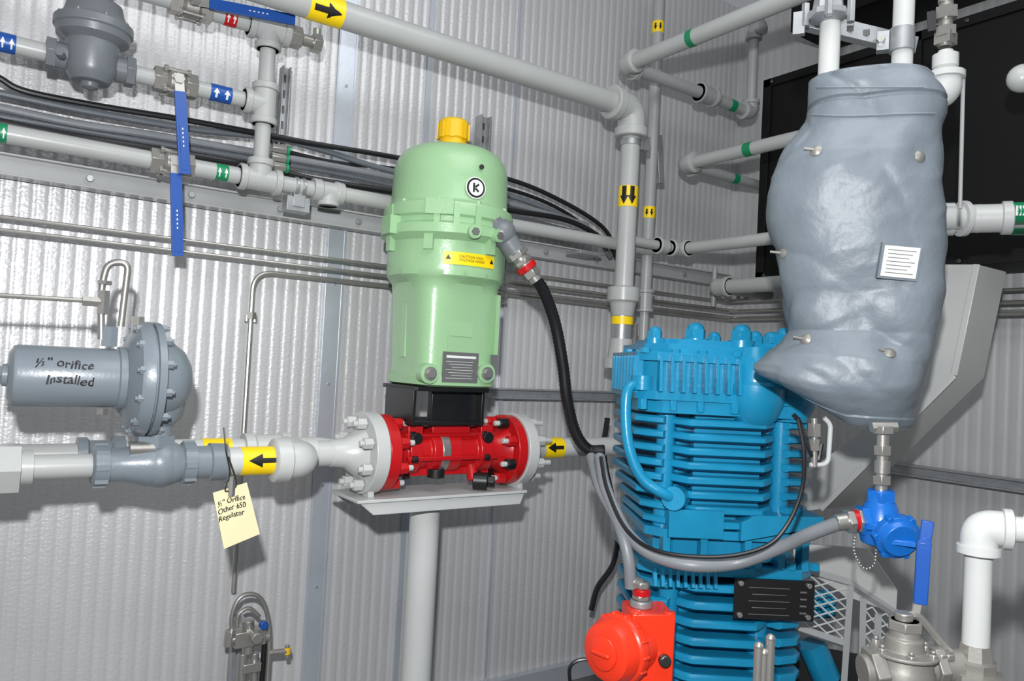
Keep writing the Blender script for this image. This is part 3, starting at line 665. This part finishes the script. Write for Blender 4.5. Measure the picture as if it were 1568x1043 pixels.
def seam(pp,rr=.0028):
    l=[]
    for px,py in pp:
        p,n_=hit(px,py)
        if p is not None: l.append(p+n_*.001)
    if len(l)>2: o.tube(l,rr,M_blanket,6)
seam([(1243+k*4,176+2*sin(k/9)) for k in range(48)]); seam([(1250+k*4,134) for k in range(42)],.002)
o.done(.0)
o=O('pipe_support_bracket')
q=W(1268,20,d=DV); o.lathe(q-ez*.025,q+ez*.035,[(0,.03),(.2,.05),(.45,.05),(.5,.04),(1,.036)],M_galv,8); 
for k in range(4): a=k*pi/2+.6; o.hexn(q+V((cos(a),sin(a),0))*.055-ez*.03,q+V((cos(a),sin(a),0))*.055+ez*.03,.011,M_galv)
o.box(q-bx*.07-ez*.02,(.03,.02,.06),M_galv,(bx,by,ez)); 
a,b=W(1225,30,d=DV+.06),W(1400,72,d=DV+.06); o.bar(a,b,ez,.045,.03,M_galv)
for k in range(6): p=a.lerp(b,.15+k*.14)-by*.018; o.bar(p-bx*.011,p+bx*.011,ez,.016,.002,M_dsteel)
q=W(1381,62,d=DV); 
o.cyl(q-ez*.03,q+ez*.03,.031,M_galv); o.box(q-bx*.045,(.03,.03,.05),M_galv,(bx,by,ez)); o.hexn(q-bx*.05-by*.03,q-bx*.05+by*.01,.011,M_steel)
o.done(.0015)
o=O('instrument_shutoff_valve'); q=lambda px,py:W(px,py,d=2.0)
o.cyl(q(1450,-30),q(1448,5),.018,M_steel); o.hexn(q(1449,12),q(1449,30),.028,M_steel); o.cyl(q(1449,5),q(1447,72),.017,M_steel); o.hexn(q(1448,42),q(1448,56),.026,M_steel); o.box(q(1448,60),(.04,.04,.03),M_steel)
o.bar(q(1425,18),q(1427,48),bx,.018,.01,M_black); o.cyl(q(1449,10),q(1447,72),.012,M_steel)
o.lathe(q(1447,120),q(1448,78),[(0,.022),(.3,.024),(.4,.031),(.85,.031),(.9,.018),(1,.018)],M_white); 
c=q(1447,145); o.elbow(c,ez,-bx,.030,.055,M_white)
o.cyl(q(1475,120),q(1470,320),.005,M_pipe2,n=10)
o.done(.001)
# ------------------------------------------------------------ black cooler panel on right wall
o=O('black_cooler_panel'); x=XR-.3
a=W(1172,124,x=x); b=W(1160,430,x=x); zt,zb=a.z,b.z; ya=a.y; yb=.35
o.box(V((x+.13,(ya+yb)/2,(zt+zb)/2)),(.26,ya-yb,zt-zb),M_panel)
for yk in(ya-.02,ya-.75,ya-1.5): o.box(V((x-.005,yk,(zt+zb)/2)),(.015,.045,zt-zb),M_panel)
for zk in(zt-.02,zb+.02): o.box(V((x-.005,(ya+yb)/2,zk)),(.015,ya-yb,.04),M_panel)
for zk in(zt-.02,zb+.02):
    for k in range(6): p=V((x-.014,ya-.05-k*.3,zk)); o.hexn(p,p-ex*.006,.010,M_dsteel)
o.box(V((x+.1,(ya+yb)/2,zt+.42)),(.32,ya-yb-.35,.5),M_panel)
o.done(.002)
o=O('header_tee_piping'); q=lambda px,py,d=2.35:W(px,py,d=d)
c=q(1497,335); h=bx
o.cyl(q(1425,335),q(1620,330),.036,M_white); o.tee(c,[h,-h],.033,.09,M_white); o.cyl(q(1470,335),q(1478,335),.054,M_white); 
o.cyl(q(1547,327,2.3),q(1600,324,2.3),.032,M_sgreen); o.cyl(q(1547,350,2.5),q(1600,350,2.5),.022,M_sgreen)
for k in range(3): o.box(q(1554+k*5,326,2.3)-by*.033,(.006,.002,.03),M_wht,(bx,by,ez))
o.sphere(q(1565,120),.042,M_white); o.cyl(q(1565,120),q(1620,118),.042,M_white)
o.done(.0015)
# ------------------------------------------------------------ duct
o=O('sheet_metal_duct'); xd=2.55
w=lambda a,b:W(a,b,x=xd)
pts=[w(1425,405),w(1497,405),w(1462,575),w(1258,780),w(1215,785),w(1215,740),w(1395,600)]
o.prism(pts,ex*.2,M_duct)
for a,b in(((1497,405),(1462,575)),((1462,575),(1258,780))):
    A_,B_=w(*a),w(*b); o.bar(A_-ex*.006,B_-ex*.006,ey,.02,.004,M_duct)
o.done(.002)
# ------------------------------------------------------------ base frame & guard beside compressor
o=O('mesh_guard_frame'); q=lambda px,py,d=2.4:W(px,py,d=d)
o.prism([q(1215,832),q(1330,842),q(1374,905),q(1372,940),q(1300,915),q(1215,862)],by*.02,M_duct)
for a,b in(((1303,890),(1290,1080)),((1322,915),(1318,1080)),((1215,960),(1290,985)),((1303,895),(1372,940)),((1215,868),(1303,893))):
    o.bar(q(*a),q(*b),bx,.018,.02,M_pipe2)
o.bar(q(1345,940),q(1340,1080),bx,.02,.02,M_pipe2)
a,b,c,d=q(1215,868),q(1300,893),q(1290,985),q(1215,962)
bl=lambda u,v:(a*(1-u)+b*u)*(1-v)+(d*(1-u)+c*u)*v
def clip(u0,v0,u1,v1): o.tube([bl(u0,v0),bl(u1,v1)],.0028,M_white,6)
def mesh(nu,nv):
    for i in range(nu):
        for j in range(nv):
            u,v=i/nu,j/nv; um,vm=u+.5/nu,v+.5/nv; ue,ve=u+1/nu,v+1/nv
            clip(um,v,u,vm); clip(um,v,ue,vm); clip(u,vm,um,ve); clip(ue,vm,um,ve)
mesh(3,6)
a,b,c,d=q(1325,925),q(1368,945),q(1366,1060),q(1322,1060); mesh(2,7)
o.box(q(1265,1060,2.62)+V((0,0,-.12)),(.28,.10,.5),M_black,(bx,by,ez)); o.cyl(q(1272,925,2.56),q(1240,925,2.56),.045,M_blue); o.cyl(q(1242,985,2.56),q(1266,1040,2.56),.045,M_blue)
o.done()
# ------------------------------------------------------------ blue junction, conduits
D2=1.85
q=lambda px,py,d=D2:W(px,py,d=d)
o=O('blue_conduit_junction')
c=q(1349,800); 
o.lathe(q(1349,835),q(1348,750),[(0,.03),(.06,.045),(.3,.05),(.35,.058),(.45,.058),(.5,.045),(.75,.035),(.8,.03),(1,.028)],M_jblue)
o.hexn(q(1349,768),q(1349,752),.034,M_jblue)
o.cyl(c,q(1320,797),.03,M_jblue); o.hexn(q(1327,797),q(1316,797),.037,M_jblue)
fd=(-by*.8+bx*.35-ez*.25).normalized(); cc=q(1358,806); o.lathe(cc,cc+fd*.075,[(0,.04),(.5,.046),(.55,.052),(.8,.052),(.85,.044),(1,.038)],M_jblue,28); o.box(cc+fd*.078,(.05,.012,.012),M_jblue,(bx,fd,ez))
o.cyl(q(1350,812),q(1387,808),.032,M_jblue); 
for k in range(6): a=k*pi/3; aa,bb=frame(fd); p=cc+fd*.04+(aa*cos(a)+bb*sin(a))*.05; o.cyl(p,p+fd*.022,.008,M_jblue,n=10)
o.hexn(q(1320,797),q(1312,797),.03,M_steel); o.cyl(q(1316,797),q(1300,798),.025,M_red); o.hexn(q(1306,798),q(1296,799),.03,M_steel); o.cyl(q(1300,798),q(1280,801),.02,M_steel)
o.cyl(q(1349,755),q(1352,660),.014,M_steel); o.hexn(q(1350,742),q(1350,728),.022,M_steel); o.cyl(q(1350,725),q(1351,705),.018,M_steel); o.hexn(q(1351,697),q(1351,682),.021,M_steel); o.hexn(q(1352,664),q(1352,652),.026,M_steel); o.hexn(q(1334,655),q(1373,654),.014,M_steel)
ch=catmull([q(1310,818),q(1308,845),q(1322,870),q(1338,865),q(1342,838)],8)
for i,p in enumerate(resample(ch,.008)): o.sphere(p,.0035,M_steel,n=6)
o.done(.0015)
o=O('liquid_tight_conduit')
pts=[q(1288,800),q(1240,818,1.9),q(1200,836,1.95),q(1130,862,2.0),q(1060,866,2.0),q(1000,850,2.05),q(965,822,2.1),q(943,785,2.15),q(925,740,2.2),q(918,700,2.3)]
o.tube(catmull(pts,12),.0165,M_flex,14,(.010,.06)); o.done()
o=O('liquid_tight_conduit')
pts=[q(905,700,2.35),q(918,745,2.22),q(942,790,2.15),q(955,825,2.1),q(963,860,2.08),q(966,900,2.08)]
o.tube(catmull(pts,12),.016,M_flex,14,(.010,.06)); o.done()
o=O('black_cable')
pts=[q(1222,640,1.95),q(1231,690,1.93),q(1228,750,1.93),q(1205,805,1.93),q(1170,838,1.93),q(1100,853,1.95),q(1010,845,2.0),q(960,812,2.08),q(930,750,2.15),q(920,700,2.2)]
o.tube(catmull(pts,10),.0055,M_rub,8); o.done()
o=O('black_cable')
pts=[W(a,b,y=2.5) for a,b in((930,640),(925,700),(945,800),(940,860),(915,900),(905,935))]; o.tube(catmull(pts,10),.012,M_rub,8); o.done()
o=O('temperature_sensor_fitting'); q=lambda px,py,d=1.95:W(px,py,d=d)
o.cyl(q(1247,640),q(1247,715),.008,M_steel); o.hexn(q(1247,648),q(1247,668),.017,M_steel); o.hexn(q(1247,672),q(1247,690),.014,M_steel)
o.tube(fillet([q(1262,640),q(1272,650),q(1268,712),q(1240,712)],.02),.006,M_white,10)
o.tube(catmull([q(1215,635),q(1226,650),q(1240,690),q(1252,705),q(1258,680)],8),.006,M_rub,8); o.done(.001)
# ------------------------------------------------------------ orange-red junction box
o=O('red_junction_box'); q=lambda px,py,d=2.08:W(px,py,d=d)
av=rad(30); kx=V((cos(av),-sin(av),0)); ky=V((sin(av),cos(av),0)); c=q(990,985)
o.box(c,(.115,.12,.19),M_ored,(kx,ky,ez))
for sx_ in(-1,1):
    for sz_ in(-1,1): o.cyl(c+kx*sx_*.045-ky*.045+ez*sz_*.1,c+kx*sx_*.045-ky*.045+ez*sz_*.08,.015,M_ored)
dc=(-kx*.8-ky*.6).normalized(); e=c-kx*.03
o.lathe(e,e+dc*.13,[(0,.075),(.4,.078),(.42,.09),(.6,.09),(.65,.082),(.8,.080),(.95,.072),(1,.06)],M_ored,40)
e2=e+dc*.13; o.lathe(e2,e2+dc*.010,[(0,.046),(.7,.043),(1,.036)],M_ored,32); o.box(e2+dc*.012,(.06,.012,.012),M_ored,(ez.cross(dc),dc,ez))
for k in range(14): a=k*pi/7; aa,bb=frame(dc); o.box(e+dc*.066+(aa*cos(a)+bb*sin(a))*.088,(.010,.010,.026),M_ored,(aa*cos(a)+bb*sin(a),bb*cos(a)-aa*sin(a),dc))
p=c-ky*.06+kx*.03; 
for z in(-.02,): o.cyl(p+ez*z,p+ez*z-ky*.02,.016,M_dsteel)
p=c+ez*.095-kx*.02; o.cyl(p,p+ez*.02,.03,M_galv); o.hexn(p+ez*.02,p+ez*.035,.026,M_steel); o.cyl(p+ez*.03,p+ez*.05,.024,M_red); o.hexn(p+ez*.05,p+ez*.07,.024,M_steel); o.cyl(p+ez*.06,q(966,890),.017,M_steel)
o.bar(c-ez*.09,V((c.x,c.y,.0)),kx,.05,.04,M_galv)
o.tube(catmull([q(905,1010),q(885,1012),q(872,1025),q(875,1060)],6),.005,M_rub,8)
o.done(.004)
# ------------------------------------------------------------ bottom right foreground
DB=1.45; q=lambda px,py,d=DB:W(px,py,d=d)
o=O('white_drain_piping'); c=q(1500,806); r=.0235
o.elbow(c,-ez,bx,r*1.05,.05,M_white); base=q(1492,1010); o.cyl(c,V((c.x,c.y,base.z)),r,M_white); 
vb=lambda py:V((c.x,c.y,W(1495,py,d=DB).z))
o.lathe(vb(1040),vb(985),[(0,.05),(.25,.05),(.3,.036),(.55,.038),(.6,.03),(1,.027)],M_dull,8)
o.cyl(c,c+bx*.3+ez*.01,r,M_white); o.tee(c+bx*.12+ez*.01,[bx,-bx,ey,-ez],r*1.1,.042,M_white)
o.cyl(vb(1040),V((c.x,c.y,.0)),.04,M_dull)
o.done(.0015)
o=O('ball_valve'); c=q(1384,1000)
zz=lambda py:V((c.x,c.y,W(1384,py,d=DB).z))
o.lathe(zz(1055),zz(950),[(0,.05),(.3,.055),(.35,.052),(.5,.050),(.51,.060),(.56,.060),(.57,.035),(.75,.033),(.76,.028),(1,.026)],M_dull,24); o.hexn(zz(965),zz(950),.032,M_dull)
o.bolts(zz(1000),ez,.05,6,.009,.012,M_steel)
o.cyl(q(1320,1028),q(1480,1018),.030,M_dull); o.hexn(q(1330,1027),q(1350,1025),.043,M_dull); o.hexn(q(1425,1020),q(1440,1019),.043,M_dull)
o.cyl(q(1384,950),q(1384,938),.016,M_steel); 
st=q(1403,940); o.tube(fillet([q(1384,948),st,q(1440,985),q(1455,1000)],.02),.008,M_steel,8)
o.bar(q(1402,945),q(1408,905),bx,.016,.006,M_steel)
o.bar(q(1409,925),q(1415,830),bx,.024,.016,M_dblue); o.cyl(q(1415,833)-by*.008,q(1415,833)+by*.008,.0125,M_dblue); o.bar(q(1415,835),q(1421,798),bx,.021,.013,M_dblue)
o.cyl(zz(1050),V((c.x,c.y,0)),.045,M_dull)
for px in(1425,1440,1450): o.hexn(q(px,995)-by*.02,q(px,1005)-by*.02,.012,M_steel)
o.done(.002)
o=O('valve_stem_pair')
for px,py in((1162,990),(1180,978),(1170,1000)): p=q(px,py,1.7); o.cyl(V((p.x,p.y,0)),p,.010,M_steel); o.sphere(p,.0105,M_steel)
o.done()
# ------------------------------------------------------------ lights
def area(name,loc,tgt,size,e,col=(1,1,1)):
    l=bpy.data.lights.new(name,'AREA'); l.energy=e; l.size=size; l.color=col; l.shape='SQUARE'
    ob=bpy.data.objects.new(name,l); ob.location=loc; ob.rotation_euler=(V(tgt)-V(loc)).to_track_quat('-Z','Y').to_euler(); bpy.context.scene.collection.objects.link(ob)
area('camera_flash_light',CAM+ez*.33-r0*.06-fw*.12,(1.5,2.6,1.35),.06,74,(.98,.985,1))
area('overhead_fill',(1.2,.6,3.35),(1.3,1.6,0),1.6,30,(.97,.99,1))  # soft fill added overhead for more even light, no fixture behind it
wd=bpy.data.worlds.new('World'); bpy.context.scene.world=wd; wd.use_nodes=True
wd.node_tree.nodes['Background'].inputs[0].default_value=(.78,.81,.86,1); wd.node_tree.nodes['Background'].inputs[1].default_value=.3
# ------------------------------------------------------------ camera
cd=bpy.data.cameras.new('Camera'); co=bpy.data.objects.new('Camera',cd); bpy.context.scene.collection.objects.link(co)
cd.sensor_width=36; cd.lens=1515/1999*36; cd.clip_start=.02
m=Matrix((( cr.x,cu.x,-fw.x,CAM.x),(cr.y,cu.y,-fw.y,CAM.y),(cr.z,cu.z,-fw.z,CAM.z),(0,0,0,1))); co.matrix_world=m
bpy.context.scene.camera=co
bpy.context.scene.view_settings.view_transform='Standard'
